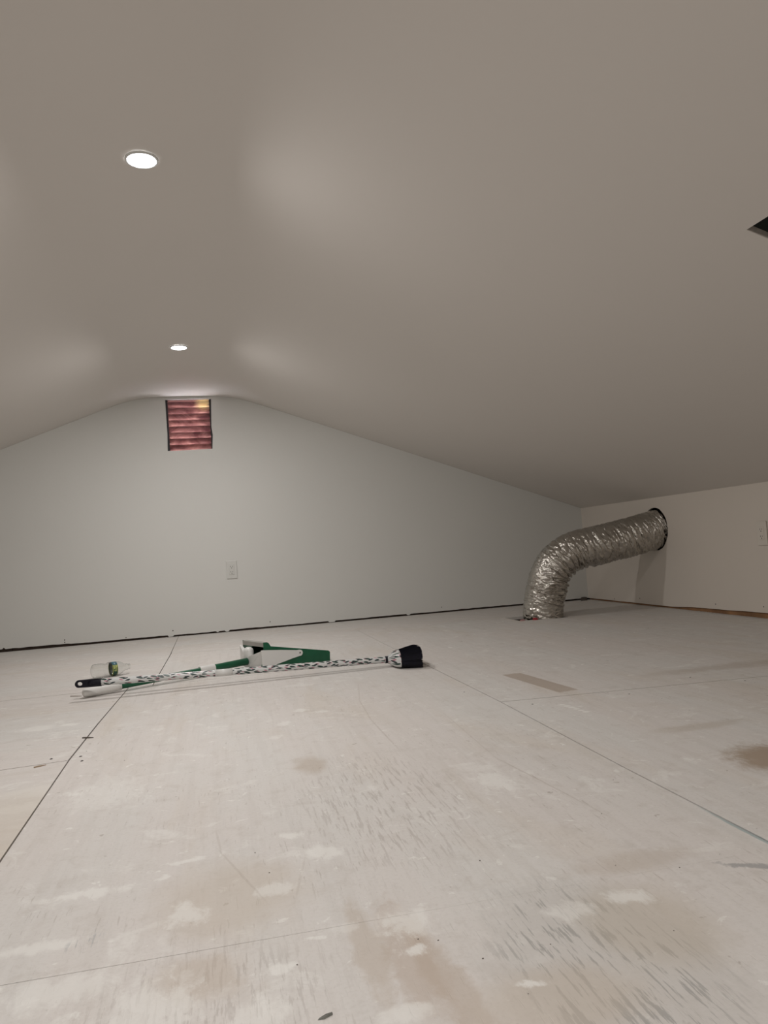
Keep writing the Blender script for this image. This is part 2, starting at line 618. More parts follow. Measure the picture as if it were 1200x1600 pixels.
wall_right = side_wall('wall_right', XR, 1, kh, knee_gap, 'low painted knee wall on the right pierced by the foil duct')
wall_left = side_wall('wall_left', XL, -1, None, lambda y: 0.012, 'low painted knee wall on the left')
bm = bmesh.new()
box(bm, (XR + 0.0215, (YF + YB) / 2, 0.03), (0.016, YB - YF, 0.06))
bm_obj('bottom_plate', bm, M_STUD, wall_right, label='brown wooden bottom plate under the drywall')
bm = bmesh.new()
box(bm, (XL - 0.0215, (YF + YB) / 2, 0.03), (0.016, YB - YF, 0.06))
bm_obj('bottom_plate', bm, M_STUD, wall_left)
# added dark box behind the knee wall hole, stops outside light leaking in
bm = bmesh.new()
box(bm, (XR + 0.19, hole_c[0], hole_c[1] - .03), (0.2, 0.5, 0.50))
bm_obj('light_block', bm, M_DARK, wall_right)
# front wall behind the camera
bm = bmesh.new()
plate(bm, [(XL, 0.0)] + [(XR, 0.0)] + top, [], 0.03, lambda u, v, t: Vector((u, YF - t, v)))
wall_front = bm_obj('wall_front', bm, M_WALL)
tag(wall_front, 'painted gable wall behind the viewer', kind='structure')

# ---- floor: base slab with hole, plywood sheets on top
HO = [(1.752, 4.352), (2.055, 4.300), (2.075, 4.585), (1.748, 4.600)]
bm = bmesh.new()
plate(bm, [(XL - .1, YF - .03), (XR + .03, YF - .03), (XR + .03, YB + .024), (XL - .1, YB + .024)], [HO], -0.20,
      lambda u, v, t: Vector((u, v, -0.0181 + t)))
floor_o = bm_obj('floor', bm, M_DARK)
tag(floor_o, 'whitewashed plywood subfloor of butted sheets', kind='structure')
bm = bmesh.new()
box(bm, (1.9, 4.45, -0.235), (0.6, 0.6, 0.03))
bm_obj('light_block', bm, M_DARK, floor_o)  # unseen cap added below the duct hole to keep light from leaking in


def xl(y):   # left long seam
    pts = [(-3, -.36), (0, -.385), (1.469, -.4075), (2.155, -.421), (2.6, -.416), (3.276, -.4005)]
    for (a, b2), (c, d) in zip(pts, pts[1:]):
        if y <= c:
            return b2 + (d - b2) * (y - a) / (c - a)
    return pts[-1][1]


def xr(y):
    pts = [(-3, .80), (1.06, .810), (1.49, .8095), (2.237, .819), (3.15, .812), (5.4, .80)]
    for (a, b2), (c, d) in zip(pts, pts[1:]):
        if y <= c:
            return b2 + (d - b2) * (y - a) / (c - a)
    return pts[-1][1]


g = 0.0019


def bcut(x):   # cross seam of the right column
    return 2.239 + (x - .835) * (2.158 - 2.239) / (1.7 - .835)


def fcut(x):
    return 2.158 + (x + .42) * (2.139 - 2.158) / (-.584 + .42)


def acut(x):
    return 3.297 + 0.004 * x


def c2(x):
    return 4.386 + (x + .273) * (4.282 - 4.386) / (.071 + .273)


sheets = [
    # (outline, holes, material)
    ([(xl(-1.4) + g, -1.4 + g), (xr(-1.4) - g, -1.4 + g), (xr(1.03) - g, 1.031 - .0001), (.3, 1.0315 - .0002), (-.1, 1.033 - .0008), (xl(1.03) + g, 1.035 - .0009)], 'y'),
    ([(xl(YF) + g, YF), (xr(YF) - g, YF), (xr(-1.4) - g, -1.4 - g), (xl(-1.4) + g, -1.4 - g)], 'y'),
    ([(xl(1.03) + g, 1.035 + .0006), (-.1, 1.033 + .0004), (.3, 1.0315 + .0001), (xr(1.03) - g, 1.031 + .0001), (xr(1.5) - g, 1.5), (xr(2.237) - g, 2.237), (xr(3.15) - g, 3.15),
      (xr(3.3) - g, acut(.8) - g), (xl(3.3) + g, acut(-.4) - g), (xl(2.6) + g, 2.6), (xl(2.155) + g, 2.155), (xl(1.469) + g, 1.469)], 'y'),
    # left column, long side across
    ([(-2.86, fcut(-2.86) + g), (xl(2.155) - g * 1.5, fcut(-.42) + g), (xl(2.6) - g * 1.5, 2.6), (xl(3.28) - g, acut(-.4) - .004),
      (-2.86, acut(-2.86) - .006)], 'x'),
    ([(-2.86, .93), (xl(.93) - g, .93), (xl(1.469) - g, 1.469), (xl(2.155) - g, fcut(-.42) - g), (-2.86, fcut(-2.86) - g)], 'x'),
    ([(-2.86, -.3), (xl(-.3) - g, -.3), (xl(.93) - g, .93 - 2 * g), (-2.86, .93 - 2 * g)], 'x'),
    ([(-2.86, -1.52), (xl(-1.52) - g, -1.52), (xl(-.3) - g, -.3 - 2 * g), (-2.86, -.3 - 2 * g)], 'x'),
    ([(-2.86, YF), (xl(YF) - g, YF), (xl(-1.52) - g, -1.52 - 2 * g), (-2.86, -1.52 - 2 * g)], 'x'),
    ([(XL - .014, YF), (-2.864, YF), (-2.864, YB + .013), (XL - .014, YB + .013)], 'y'),
    # behind the cross seam
    ([(-2.86, acut(-2.86) + g), (-.305 - g, acut(-.3) + g), (-.300 - g / 2, 4.30), (-.31, YB + .013), (-2.86, YB + .013)], 'x'),
    ([(-.305 + g, acut(-.3) + g), (xr(3.3) - g / 2, acut(.8) + g), (xr(4.0) - g / 2, c2(.8) - .0008), (-.298 + g, c2(-.3) - .004)], 'y'),
    ([(-.30 + g, c2(-.3) + .0008), (xr(4.0) - g / 2, c2(.8) + .0008), (xr(5.3) - g / 2, YB + .013), (-.31 + g, YB + .013)], 'x'),
    # right column
    ([(xr(2.237) + g, bcut(.82) + .001), (2.020, bcut(2.02) + g), (1.985, 2.72), (1.965, 2.95), (1.95, 4.27), (2.10, 4.27), (2.10, 4.64), (.805, 4.64), (xr(3.15) + g, 3.15)], 'y'),
    ([(2.020 + g, bcut(2.02) + g), (XR + .013, bcut(2.716) + g), (XR + .013, 4.64), (2.10 + g, 4.64), (2.10 + g, 4.27 - g), (1.95 + g, 4.27 - g),
      (1.965 + g, 2.95), (1.985 + g, 2.72)], 'y'),
    ([(.80 + g, 4.64 + g), (XR + .013, 4.64 + g), (XR + .013, YB + .013), (.80 + g, YB + .013)], 'x'),
    ([(xr(-.22) + g, -.22), (XR + .013, -.22), (XR + .013, bcut(2.716) - .0035), (xr(2.237) + g, bcut(.82) - .0035), (xr(1.49) + g, 1.49), (xr(1.06) + g, 1.06)], 'y'),
    ([(xr(YF) + g, YF), (XR + .013, YF), (XR + .013, -.22 - g), (xr(-.22) + g, -.22 - g)], 'y'),
]
for i, (ol, gr) in enumerate(sheets):
    bm = bmesh.new()
    plate(bm, ol, [HO] if i == 12 else [], -0.018, lambda u, v, t: Vector((u, v, t)))
    bm_obj('plywood_sheet', bm, M_FLY if gr == 'y' else M_FLX, floor_o)


# ---- screw heads
def screw_mesh():
    b2 = bmesh.new()
    pr = [(0.0, .0012), (.0022, .0012), (.0036, .0003), (.0036, -.001)]
    n = 10
    cv = b2.verts.new((0, 0, .0008))
    last = None
    for r, z in pr[1:]:
        ring = [b2.verts.new((r * math.cos(2 * math.pi * k / n), r * math.sin(2 * math.pi * k / n), z)) for k in range(n)]
        if last is None:
            for k in range(n):
                b2.faces.new((cv, ring[k], ring[(k + 1) % n]))
        else:
            for k in range(n):
                b2.faces.new((last[k], last[(k + 1) % n], ring[(k + 1) % n], ring[k]))
        last = ring
    me = bpy.data.meshes.new('screw_head')
    b2.to_mesh(me)
    b2.free()
    me.materials.append(M_SCREW)
    return me


SME = screw_mesh()
for (x, z) in ((-1.031, .044), (-1.031, .029), (-.647, .023), (-.344, .042), (.309, .044), (1.55, .04)):
    o = link('screw_head', SME, None, wall_back)
    SME.materials[0] if SME.materials else SME.materials.append(M_SCREW)
    o.location = (x, YB, z)
    o.rotation_euler = (math.pi / 2, 0, 0)
for (y, z) in ((4.938, .024), (3.807, .052), (3.418, .061), (4.6, .045), (2.9, .05)):
    o = link('screw_head', SME, None, wall_right)
    o.location = (XR, y, z)
    o.rotation_euler = (0, -math.pi / 2, 0)
for (px, py) in ((80, 1186), (126, 1182), (128, 1189)):
    p = at(px, py)
    o = link('screw_head', SME, None, floor_o)
    o.location = (p.x, p.y, 0.0)
    o.scale = (1.1, 1.5, 1)
for (x, y) in ((1.6, 2.13), (1.2, 2.14), (.89, 2.16), (1.5, 2.27), (2.1, 3.5), (1.9, 2.32), (.77, 2.45)):
    o = link('screw_head', SME, None, floor_o)
    o.location = (x, y, -0.0006)

# ------------------------------------------------------------------ recessed lamps
def lamp(x, y, label):
    t = empty('ceiling_light', (x, y, H_FLAT), 0, label, 'ceiling light', 'recessed lights along the ridge')
    b2 = bmesh.new()
    n = 40
    prof = [(.0385, .002), (.0395, -.002), (.0425, -.0035), (.0450, -.002), (.0455, .003)]
    rings = [[b2.verts.new((r * math.cos(2 * math.pi * k / n), r * math.sin(2 * math.pi * k / n), z)) for k in range(n)] for r, z in prof]
    for a, c in zip(rings, rings[1:] + rings[:1]):
        for k in range(n):
            b2.faces.new((a[k], a[(k + 1) % n], c[(k + 1) % n], c[k]))
    bm_obj('trim_ring', b2, M_ALU, t, smooth=True)
    b2 = bmesh.new()
    rings = [[b2.verts.new((r * math.cos(2 * math.pi * k / n), r * math.sin(2 * math.pi * k / n), z)) for k in range(n)]
             for r, z in ((.0398, -.0015), (.028, -.0030), (.014, -.0038))]
    for a, c in zip(rings, rings[1:]):
        for k in range(n):
            b2.faces.new((a[k], a[(k + 1) % n], c[(k + 1) % n], c[k]))
    b2.faces.new(rings[-1])
    bm_obj('lens', b2, M_LENS, t, smooth=True, label='glowing white lens')
    ld = bpy.data.lights.new('bulb', 'AREA')
    ld.shape = 'DISK'
    ld.size = 0.076
    ld.energy = LAMP_W
    ld.color = LAMP_COL
    lo = bpy.data.objects.new('bulb', ld)
    COL.objects.link(lo)
    lo.parent = t
    lo.location = (0, 0, -.0065)
    return t


M_LENS, nt, b = new_mat('lens_glow')
b.inputs['Base Color'].default_value = (.9, .9, .9, 1)
b.inputs['Emission Color'].default_value = (0.93, 0.97, 1.0, 1)
b.inputs['Emission Strength'].default_value = 12.0
lamp(-.152, 2.157, 'bright round recessed light in the ceiling, the larger one near the top left')
lamp(-.152, 4.085, 'small bright recessed light in the ceiling just above the louvered vent')
lamp(-.152, 0.235, 'recessed round light in the ceiling directly above the viewer')
lamp(-.152, -1.69, 'recessed round light in the ceiling behind the viewer')

# ------------------------------------------------------------------ louvered gable vent
def vent_mat():
    mt, nt, b = new_mat('red_slat_paint')
    L = nt.links.new
    geo = N(nt, 'ShaderNodeNewGeometry')
    nz = N(nt, 'ShaderNodeTexNoise', Scale=26.0, Detail=6.0, Roughness=.65)
    mp = N(nt, 'ShaderNodeMapping')
    mp.inputs['Scale'].default_value = (.5, 1, 2.2)
    L(geo.outputs['Position'], mp.inputs['Vector'])
    L(mp.outputs[0], nz.inputs['Vector'])
    cr = N(nt, 'ShaderNodeValToRGB')
    cr.color_ramp.elements[0].position = .35
    cr.color_ramp.elements[0].color = (.10, .03, .03, 1)
    cr.color_ramp.elements[1].position = .72
    cr.color_ramp.elements[1].color = (.25, .10, .09, 1)
    L(nz.outputs['Fac'], cr.inputs[0])
    # yellow patch of sunlight at the top right, painted into the slat colours
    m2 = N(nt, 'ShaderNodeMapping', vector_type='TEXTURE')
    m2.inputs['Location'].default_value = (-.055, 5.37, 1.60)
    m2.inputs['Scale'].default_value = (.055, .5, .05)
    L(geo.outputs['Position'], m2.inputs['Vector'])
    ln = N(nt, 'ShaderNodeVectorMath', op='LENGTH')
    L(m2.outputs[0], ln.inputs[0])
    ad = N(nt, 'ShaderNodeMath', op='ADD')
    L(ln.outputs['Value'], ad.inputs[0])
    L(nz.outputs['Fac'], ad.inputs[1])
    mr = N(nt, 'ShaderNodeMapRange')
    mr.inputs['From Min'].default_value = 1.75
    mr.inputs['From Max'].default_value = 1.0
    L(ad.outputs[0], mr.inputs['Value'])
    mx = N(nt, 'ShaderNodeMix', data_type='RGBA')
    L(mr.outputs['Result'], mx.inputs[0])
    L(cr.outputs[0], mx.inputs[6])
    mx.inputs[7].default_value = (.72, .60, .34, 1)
    L(mx.outputs[2], b.inputs['Base Color'])
    b.inputs['Roughness'].default_value = .45
    tr = N(nt, 'ShaderNodeBsdfTranslucent')
    tr.inputs['Color'].default_value = (.9, .52, .47, 1)
    ms = N(nt, 'ShaderNodeMixShader')
    ms.inputs[0].default_value = .42
    n3 = N(nt, 'ShaderNodeTexNoise', Scale=9.0, Detail=5.0, Roughness=.6, Distortion=.8)
    m3 = N(nt, 'ShaderNodeMapping')
    m3.inputs['Scale'].default_value = (.8, 1, 1.6)
    L(geo.outputs['Position'], m3.inputs['Vector'])
    L(m3.outputs[0], n3.inputs['Vector'])
    c3 = N(nt, 'ShaderNodeValToRGB')
    c3.color_ramp.elements[0].position = .38
    c3.color_ramp.elements[0].color = (.34, .19, .20, 1)
    c3.color_ramp.elements[1].position = .62
    c3.color_ramp.elements[1].color = (.95, .68, .62, 1)
    L(n3.outputs['Fac'], c3.inputs[0])
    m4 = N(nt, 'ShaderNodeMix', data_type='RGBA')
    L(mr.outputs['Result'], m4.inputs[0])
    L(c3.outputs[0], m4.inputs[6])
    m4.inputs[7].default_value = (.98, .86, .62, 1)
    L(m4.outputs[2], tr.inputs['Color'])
    L(b.outputs[0], ms.inputs[1])
    L(tr.outputs[0], ms.inputs[2])
    L(ms.outputs[0], nt.nodes['Material Output'].inputs['Surface'])
    return mt


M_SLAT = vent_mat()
vent = empty('louver_vent', ((VX0 + VX1) / 2, YB + .014, VZ0), 0,
             'dusky red louvered gable vent high on the end wall', 'vent')
vc = Vector(vent.location)
W = VX1 - VX0
Hh = VZ1 - VZ0
for nm, c, s in (('frame', (-W / 2 - .0, .035, Hh / 2), (.030, .068, Hh + .03)), ('frame', (W / 2 + .0, .035, Hh / 2), (.034, .068, Hh + .03)),
                 ('frame', (0, .035, -.014), (W - .031, .068, .012))):
    b2 = bmesh.new()
    box(b2, c, s)
    bm_obj(nm, b2, M_FRAME, vent)
NS = 9
for i in range(NS):
    b2 = bmesh.new()
    zc = 0.012 + i * 0.0428
    ang = math.radians(50)
    n = 12
    Wd = W - .0302
    # slat leans: inner edge high, outer edge low, slightly bowed and uneven
    dl = 0.0755
    ra, rb = [], []
    for k in range(n + 1):
        u = -Wd / 2 + Wd * k / n
        wob = 0.0016 * noise.noise(Vector((u * 14, i * 3.1, 0)))
        rowi = []
        for q in range(5):
            s_ = q / 4
            y = .006 + dl * s_ * math.cos(ang)
            z = zc + dl * (1 - s_) * math.sin(ang) - .030 + wob + .004 * math.sin(math.pi * s_)
            rowi.append(Vector((u, y, z)))
        ra.append([b2.verts.new(p) for p in rowi])
        rb.append([b2.verts.new(p + Vector((0, .004, .005))) for p in rowi])
    for k in range(n):
        for q in range(4):
            b2.faces.new((ra[k][q], ra[k + 1][q], ra[k + 1][q + 1], ra[k][q + 1]))
            b2.faces.new((rb[k][q], rb[k][q + 1], rb[k + 1][q + 1], rb[k + 1][q]))
        b2.faces.new((ra[k][0], rb[k][0], rb[k + 1][0], ra[k + 1][0]))
        b2.faces.new((ra[k][4], ra[k + 1][4], rb[k + 1][4], rb[k][4]))
    for k in (0, n):
        for q in range(4):
            b2.faces.new((ra[k][q], ra[k][q + 1], rb[k][q + 1], rb[k][q]))
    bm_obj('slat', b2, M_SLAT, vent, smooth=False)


# ------------------------------------------------------------------ wall outlets
M_OUTLET_WARM = simple('outlet_plastic_warm', (.74, .69, .62), .4, var=.01)


def outlet(loc, rotz, label, tilt=0.0, pm=M_OUTLET):
    t = empty('wall_outlet', loc, (0, 0, rotz), label, 'outlet')
    # local: +x right, -y out of the wall, z up; origin at the plate centre on the wall face
    b2 = bmesh.new()
    vs = box(b2, (0, -.0035, 0), (.072, .006, .124))
    if tilt:
        for v in vs:
            v.co.y -= tilt * (v.co.x + .036)
    bevel(b2, .0022, 2)
    bm_obj('cover_plate', b2, pm, t)
    b2 = bmesh.new()
    box(b2, (0, -.0085, 0), (.034, .0045, .068))
    bevel(b2, .0012, 1)
    bm_obj('receptacle', b2, pm, t)
    for zc in (.018, -.018):
        for (dx, dz, sx, sz) in ((-.0065, .003, .0024, .0085), (.0065, .003, .0024, .007), (0, -.0075, .005, .005)):
            b2 = bmesh.new()
            box(b2, (dx, -.0107, zc + dz), (sx, .0008, sz))
            bm_obj('slot', b2, M_SLOT, t)
    for zc in (.048, -.048):
        b2 = bmesh.new()
        tube(b2, [(0, -.0062, zc), (0, -.0075, zc)], .003, 10)
        bm_obj('screw', b2, pm, t)
    return t


outlet((OUTB[0], YB, OUTB[1]), 0, 'white duplex outlet in the middle of the gable end wall', 0.02)
outlet((XR, 3.372, .440), -math.pi / 2, 'white duplex outlet on the low right-hand knee wall', 0.03, M_OUTLET_WARM)


# ------------------------------------------------------------------ foil duct
def foil_mat():
    mt, nt, b = new_mat('silver_foil')
    L = nt.links.new
    tc = N(nt, 'ShaderNodeTexCoord')
    vo = N(nt, 'ShaderNodeTexVoronoi', Scale=55.0, feature='F1')
    mp = N(nt, 'ShaderNodeMapping')
    mp.inputs['Scale'].default_value = (1, 1, 1)
    L(tc.outputs['Object'], mp.inputs['Vector'])
    nz = N(nt, 'ShaderNodeTexNoise', Scale=40.0, Detail=5.0, Roughness=.6, Distortion=.5)
    L(mp.outputs[0], nz.inputs['Vector'])
    va = N(nt, 'ShaderNodeVectorMath', op='MULTIPLY_ADD')
    L(nz.outputs['Color'], va.inputs[0])
    va.inputs[1].default_value = (.03, .03, .03)
    L(mp.outputs[0], va.inputs[2])
    L(va.outputs[0], vo.inputs['Vector'])
    ad = N(nt, 'ShaderNodeMath', op='ADD')
    L(vo.outputs['Distance'], ad.inputs[0])
    L(nz.outputs['Fac'], ad.inputs[1])
    bp = N(nt, 'ShaderNodeBump', Strength=.55, Distance=.004)
    L(ad.outputs[0], bp.inputs['Height'])
    L(bp.outputs[0], b.inputs['Normal'])
    cr = N(nt, 'ShaderNodeValToRGB')
    cr.color_ramp.elements[0].color = (.40, .37, .33, 1)
    cr.color_ramp.elements[1].color = (.62, .60, .56, 1)
    n2 = N(nt, 'ShaderNodeTexNoise', Scale=9.0, Detail=3.0)
    L(tc.outputs['Object'], n2.inputs['Vector'])
    L(n2.outputs['Fac'], cr.inputs[0])
    L(cr.outputs[0], b.inputs['Base Color'])
    b.inputs['Metallic'].default_value = 1.0
    b.inputs['Roughness'].default_value = .17
    b.inputs['Coat Weight'].default_value = .3
    b.inputs['Coat Roughness'].default_value = .08
    return mt


M_FOIL = foil_mat()


def bez(P, t):
    n = len(P) - 1
    # Catmull-Rom through P
    f = t * n
    i = min(int(f), n - 1)
    u = f - i
    p0, p1, p2, p3 = P[max(i - 1, 0)], P[i], P[i + 1], P[min(i + 2, n)]
    return 0.5 * ((2 * p1) + (p2 - p0) * u + (2 * p0 - 5 * p1 + 4 * p2 - p3) * u * u + (3 * p1 - p0 - 3 * p2 + p3) * u ** 3)


DP = [Vector(p) for p in ((1.948, 4.455, -.10), (1.953, 4.452, .03), (1.980, 4.445, .16), (2.038, 4.425, .305), (2.150, 4.405, .390),
                          (2.30, 4.385, .420), (2.50, 4.365, .455), (2.66, 4.352, .487), (2.738, 4.345, .503))]


def build_duct():
    NL, NA = 420, 168
    samp = [bez(DP, i / NL) for i in range(NL + 1)]
    cum = [0.0]
    for a, c in zip(samp, samp[1:]):
        cum.append(cum[-1] + (c - a).length)
    tot = cum[-1]
    b2 = bmesh.new()
    rings = []
    for i, p in enumerate(samp):
        d = (samp[min(i + 3, NL)] - samp[max(i - 3, 0)]).normalized()
        d2 = (samp[min(i + 14, NL)] - samp[min(i + 8, NL)]).normalized() - (samp[max(i - 8, 0)] - samp[max(i - 14, 0)]).normalized()
        side = d.cross(Vector((0, 0, 1)))
        if side.length < .05:
            side = Vector((0, -1, 0))
        side = Vector((0, -1, 0)) - d * d.dot(Vector((0, -1, 0)))
        side.normalize()
        up = side.cross(d).normalized()      # outward of the bend is up/left
        if up.dot(Vector((-.6, 0, .8))) < 0:
            up = -up
        s = cum[i]
        bend = math.exp(-((s - .50) / .17) ** 2)
        ring = []
        for k in range(NA):
            th = 2 * math.pi * k / NA
            cu, su = math.cos(th), math.sin(th)      # cu: outward, su: towards viewer
            inner = max(0.0, -cu)
            r = .118
            # helical wire, loosely compressed film between the coils
            sw = s + .006 * noise.noise(Vector((cu * 1.5, su * 1.5, s * 9))) + .010 * cu * su
            sw += (-.030 if s < .40 else -.030 + .045 * min(1, (s - .40) / .2)) * cu
            ph = (sw / .040 + th / (2 * math.pi)) * 2 * math.pi
            loose = .5 + .5 * noise.noise(Vector((s * 7, cu, su + 5)))
            amp = .0022 + .0030 * loose + .0050 * bend * (inner ** 1.3)
            wv = math.cos(ph + 1.6 * noise.noise(Vector((s * 12, cu * 1.3, su * 1.3 + 9))))
            fade = max(.12, min(1, .55 + 1.5 * noise.noise(Vector((s * 9 + 4, cu * 1.1, su * 1.1)))))
            r += amp * fade * (-3.4 * max(0, wv) ** 8 + .8)
            # deep folds on the inner side of the bend
            ph2 = (s + .012 * noise.noise(Vector((cu * 2, su * 2, s * 4 + 7)))) / .052 * 2 * math.pi
            r -= .030 * bend * inner ** 1.5 * (0.5 + .5 * math.cos(ph2)) ** 2
            # slack creases running obliquely
            q = Vector((cu * .118, su * .118, s))
            nn = noise.noise(Vector((q.x * 16 + s * 6, q.y * 16, q.z * 46 + cu * 1.2)))
            r += .0062 * (1 - abs(nn) * 2.6)
            nn = noise.noise(Vector((q.x * 40, q.y * 40, q.z * 110 + 11)))
            r += .0024 * (1 - abs(nn) * 2.6)
            r += .005 * noise.noise(Vector((q.x * 8, q.y * 8, q.z * 7 + 3)))
            r = .118 + (r - .118) * (1 - .55 * max(0, cu) ** 1.2)
            # first coil at the floor is smoother and wider (taped collar)
            if s < .19:
                f = min(1, (.19 - s) / .02)
                r = r * (1 - f) + f * (.121 + .0022 * noise.noise(Vector((cu * 3, su * 3, s * 40))) + .0018 * (1 - abs(noise.noise(Vector((cu * 5, su * 5, s * 60)))) * 2))
            vd = noise.voronoi(Vector((q.x * 26, q.y * 26, s * 34)))[0]
            r += .0050 * (vd[1] - vd[0])
            if s > tot - .06:
                r = min(r, .1255)
            ring.append(b2.verts.new(p + up * cu * r * 1.0 + side * su * r * 1.03))
        rings.append(ring)
    for a, c in zip(rings, rings[1:]):
        for k in range(NA):
            b2.faces.new((a[k], a[(k + 1) % NA], c[(k + 1) % NA], c[k]))
    return b2


duct = empty('flexible_duct', (1.905, 4.455, 0.0), 0,
             'wrinkled silver foil duct rising from the floor hole into the knee wall', 'duct')
o = bm_obj('foil_sleeve', build_duct(), M_FOIL, duct, smooth=True)
o.matrix_parent_inverse = Matrix.Translation(-Vector(duct.location))

# pieces of tape at the duct foot
p = at(840, 968)


def scrap(name, loc, size, mat, label, cat, seed, rot=0.0, group=None, sides=7):
    rs = random.Random(seed)
    b2 = bmesh.new()
    top_, bot = [], []
    for k in range(sides):
        t = 2 * math.pi * k / sides
        q = rs.uniform(.7, 1.1)
        x, y = size[0] / 2 * q * math.cos(t), size[1] / 2 * q * math.sin(t)
        bot.append(b2.verts.new((x, y, 0)))
        top_.append(b2.verts.new((x * .9, y * .9, size[2] * rs.uniform(.55, 1))))
    b2.faces.new(bot)
    cv = b2.verts.new((0, 0, size[2]))
    for k in range(sides):
        b2.faces.new((bot[k], bot[(k + 1) % sides], top_[(k + 1) % sides], top_[k]))
        b2.faces.new((top_[k], top_[(k + 1) % sides], cv))
    o = bm_obj(name, b2, mat)
    o.location = (loc[0], loc[1], loc[2] if len(loc) > 2 else 0.0)
    o.rotation_euler = (0, 0, rot)
    tag(o, label, cat, group)
    return o


scrap('tape_scrap', (1.845, 4.322), (.038, .018, .014), M_RED, 'crumpled scrap of red tape at the foot of the foil duct', 'scrap', 4)
scrap('foam_scrap', (1.765, 4.335), (.034, .016, .010), M_PINK, 'pinkish scrap beside the left end of the duct hole', 'scrap', 9)

# ------------------------------------------------------------------ broom and dustpan materials
def floral(name, attr_scale=1.0):
    mt, nt, b = new_mat(name)
    L = nt.links.new
    uv = N(nt, 'ShaderNodeUVMap')

    def leaves(sx, sy, rot, thr, seedoff):
        mp = N(nt, 'ShaderNodeMapping')
        mp.inputs['Rotation'].default_value = (0, 0, rot)
        mp.inputs['Location'].default_value = (seedoff, seedoff * .7, 0)
        mp2 = N(nt, 'ShaderNodeMapping')
        mp2.inputs['Scale'].default_value = (sx, sy, 1)
        L(uv.outputs[0], mp.inputs['Vector'])
        L(mp.outputs[0], mp2.inputs['Vector'])
        vo = N(nt, 'ShaderNodeTexVoronoi', Scale=1.0, Randomness=.75)
        vo.voronoi_dimensions = '2D'
        L(mp2.outputs[0], vo.inputs['Vector'])
        mr = N(nt, 'ShaderNodeMapRange')
        mr.inputs['From Min'].default_value = thr + .04
        mr.inputs['From Max'].default_value = thr - .02
        L(vo.outputs['Distance'], mr.inputs['Value'])
        return mr.outputs['Result']

    def mixc(f, a, c):
        n = N(nt, 'ShaderNodeMix', data_type='RGBA')
        L(f, n.inputs[0])
        for i, q in ((6, a), (7, c)):
            if isinstance(q, tuple):
                n.inputs[i].default_value = q + (1,)
            else:
                L(q, n.inputs[i])
        return n.outputs[2]
    c = mixc(leaves(22 * attr_scale, 66 * attr_scale, .3, .16, 3.3), (.66, .67, .66), (.50, .24, .29))
    c = mixc(leaves(19 * attr_scale, 62 * attr_scale, .30, .25, 0), c, (.015, .045, .035))
    c = mixc(leaves(21 * attr_scale, 64 * attr_scale, -.30, .20, 1.7), c, (.02, .035, .04))
    L(c, b.inputs['Base Color'])
    b.inputs['Roughness'].default_value = .3
    return mt


M_FLORAL = floral('floral_wrap')


def uv_tube(name, pts, radii, n, mat, parent, squash=1.0, label=None, cap=True):
    b2 = bmesh.new()
    rings = tube(b2, pts, radii, n, cap, squash)
    bmesh.ops.recalc_face_normals(b2, faces=b2.faces)
    uvl = b2.loops.layers.uv.new('UVMap')
    cum = [0.0]
    for a, c in zip(pts, pts[1:]):
        cum.append(cum[-1] + (Vector(c) - Vector(a)).length)
    idx = {}
    for i, r in enumerate(rings):
        for k, v in enumerate(r):
            idx[v] = (i, k)
    for f in b2.faces:
        if len(f.verts) != 4:
            continue
        ks = [idx[v][1] for v in f.verts]
        wrap = max(ks) - min(ks) > 1
        for l in f.loops:
            i, k = idx[l.vert]
            if wrap and k == 0:
                k = n
            rr_ = radii[i] if hasattr(radii, '__len__') else radii
            l[uvl].uv = (cum[i], k / n * 2 * math.pi * .014)
    return bm_obj(name, b2, mat, parent, smooth=True, label=label, recalc=False)


def world_child(o, parent):
    """geometry given in world coordinates: cancel the parent's own placement"""
    bpy.context.view_layer.update()
    o.matrix_parent_inverse = parent.matrix_world.inverted()


# ---- lobby dustpan: long handle lies to the left of the pan
pa = at(129, 1083.5, .0185)
yaw = math.radians(17.5)
dirx = Vector((math.cos(yaw), math.sin(yaw), 0))
diry = Vector((-math.sin(yaw), math.cos(yaw), 0))
near_left = at(414, 1047.5, 0)          # near left bottom corner of the pan
pan = empty('dustpan', near_left, yaw, 'green long-handled dustpan with white yoke lying behind the broom handle', 'dustpan')
PL, PW = .318, .275
HL, HR = .121, .047


def pbox(pts):
    b2 = bmesh.new()
    return b2


def hexa(b2, lo, up):
    a = [b2.verts.new(Vector(p)) for p in lo]
    c = [b2.verts.new(Vector(p)) for p in up]
    n = len(a)
    b2.faces.new(a[::-1])
    b2.faces.new(c)
    for i in range(n):
        b2.faces.new((a[i], a[(i + 1) % n], c[(i + 1) % n], c[i]))


tk = .0035
# side wall profile (x, z), near side
prof = [(0, 0.0), (PL, 0.0), (PL + .002, HR - .006), (PL - .006, HR), (.034, HL - .020), (.026, HL - .006), (.018, HL), (0, HL)]
b2 = bmesh.new()
plate(b2, prof, [], tk, lambda u, v, t: Vector((u, t, v)))
bevel(b2, .0008, 1)
bm_obj('side_wall', b2, M_GREEN, pan)
proff = [(0, 0.0), (PL, 0.0), (PL, .016), (.034, HL - .035), (.022, HL - .012), (0, HL - .008)]
b2 = bmesh.new()
plate(b2, proff, [], tk, lambda u, v, t: Vector((u, PW - tk + t, v)))
bm_obj('side_wall', b2, M_GREEN, pan)
b2 = bmesh.new()
hexa(b2, [(0, tk, 0), (PL, tk, 0), (PL, PW - tk, 0), (0, PW - tk, 0)], [(0, tk, tk), (PL, tk, tk), (PL, PW - tk, tk), (0, PW - tk, tk)])
bm_obj('bottom', b2, M_GREEN, pan)
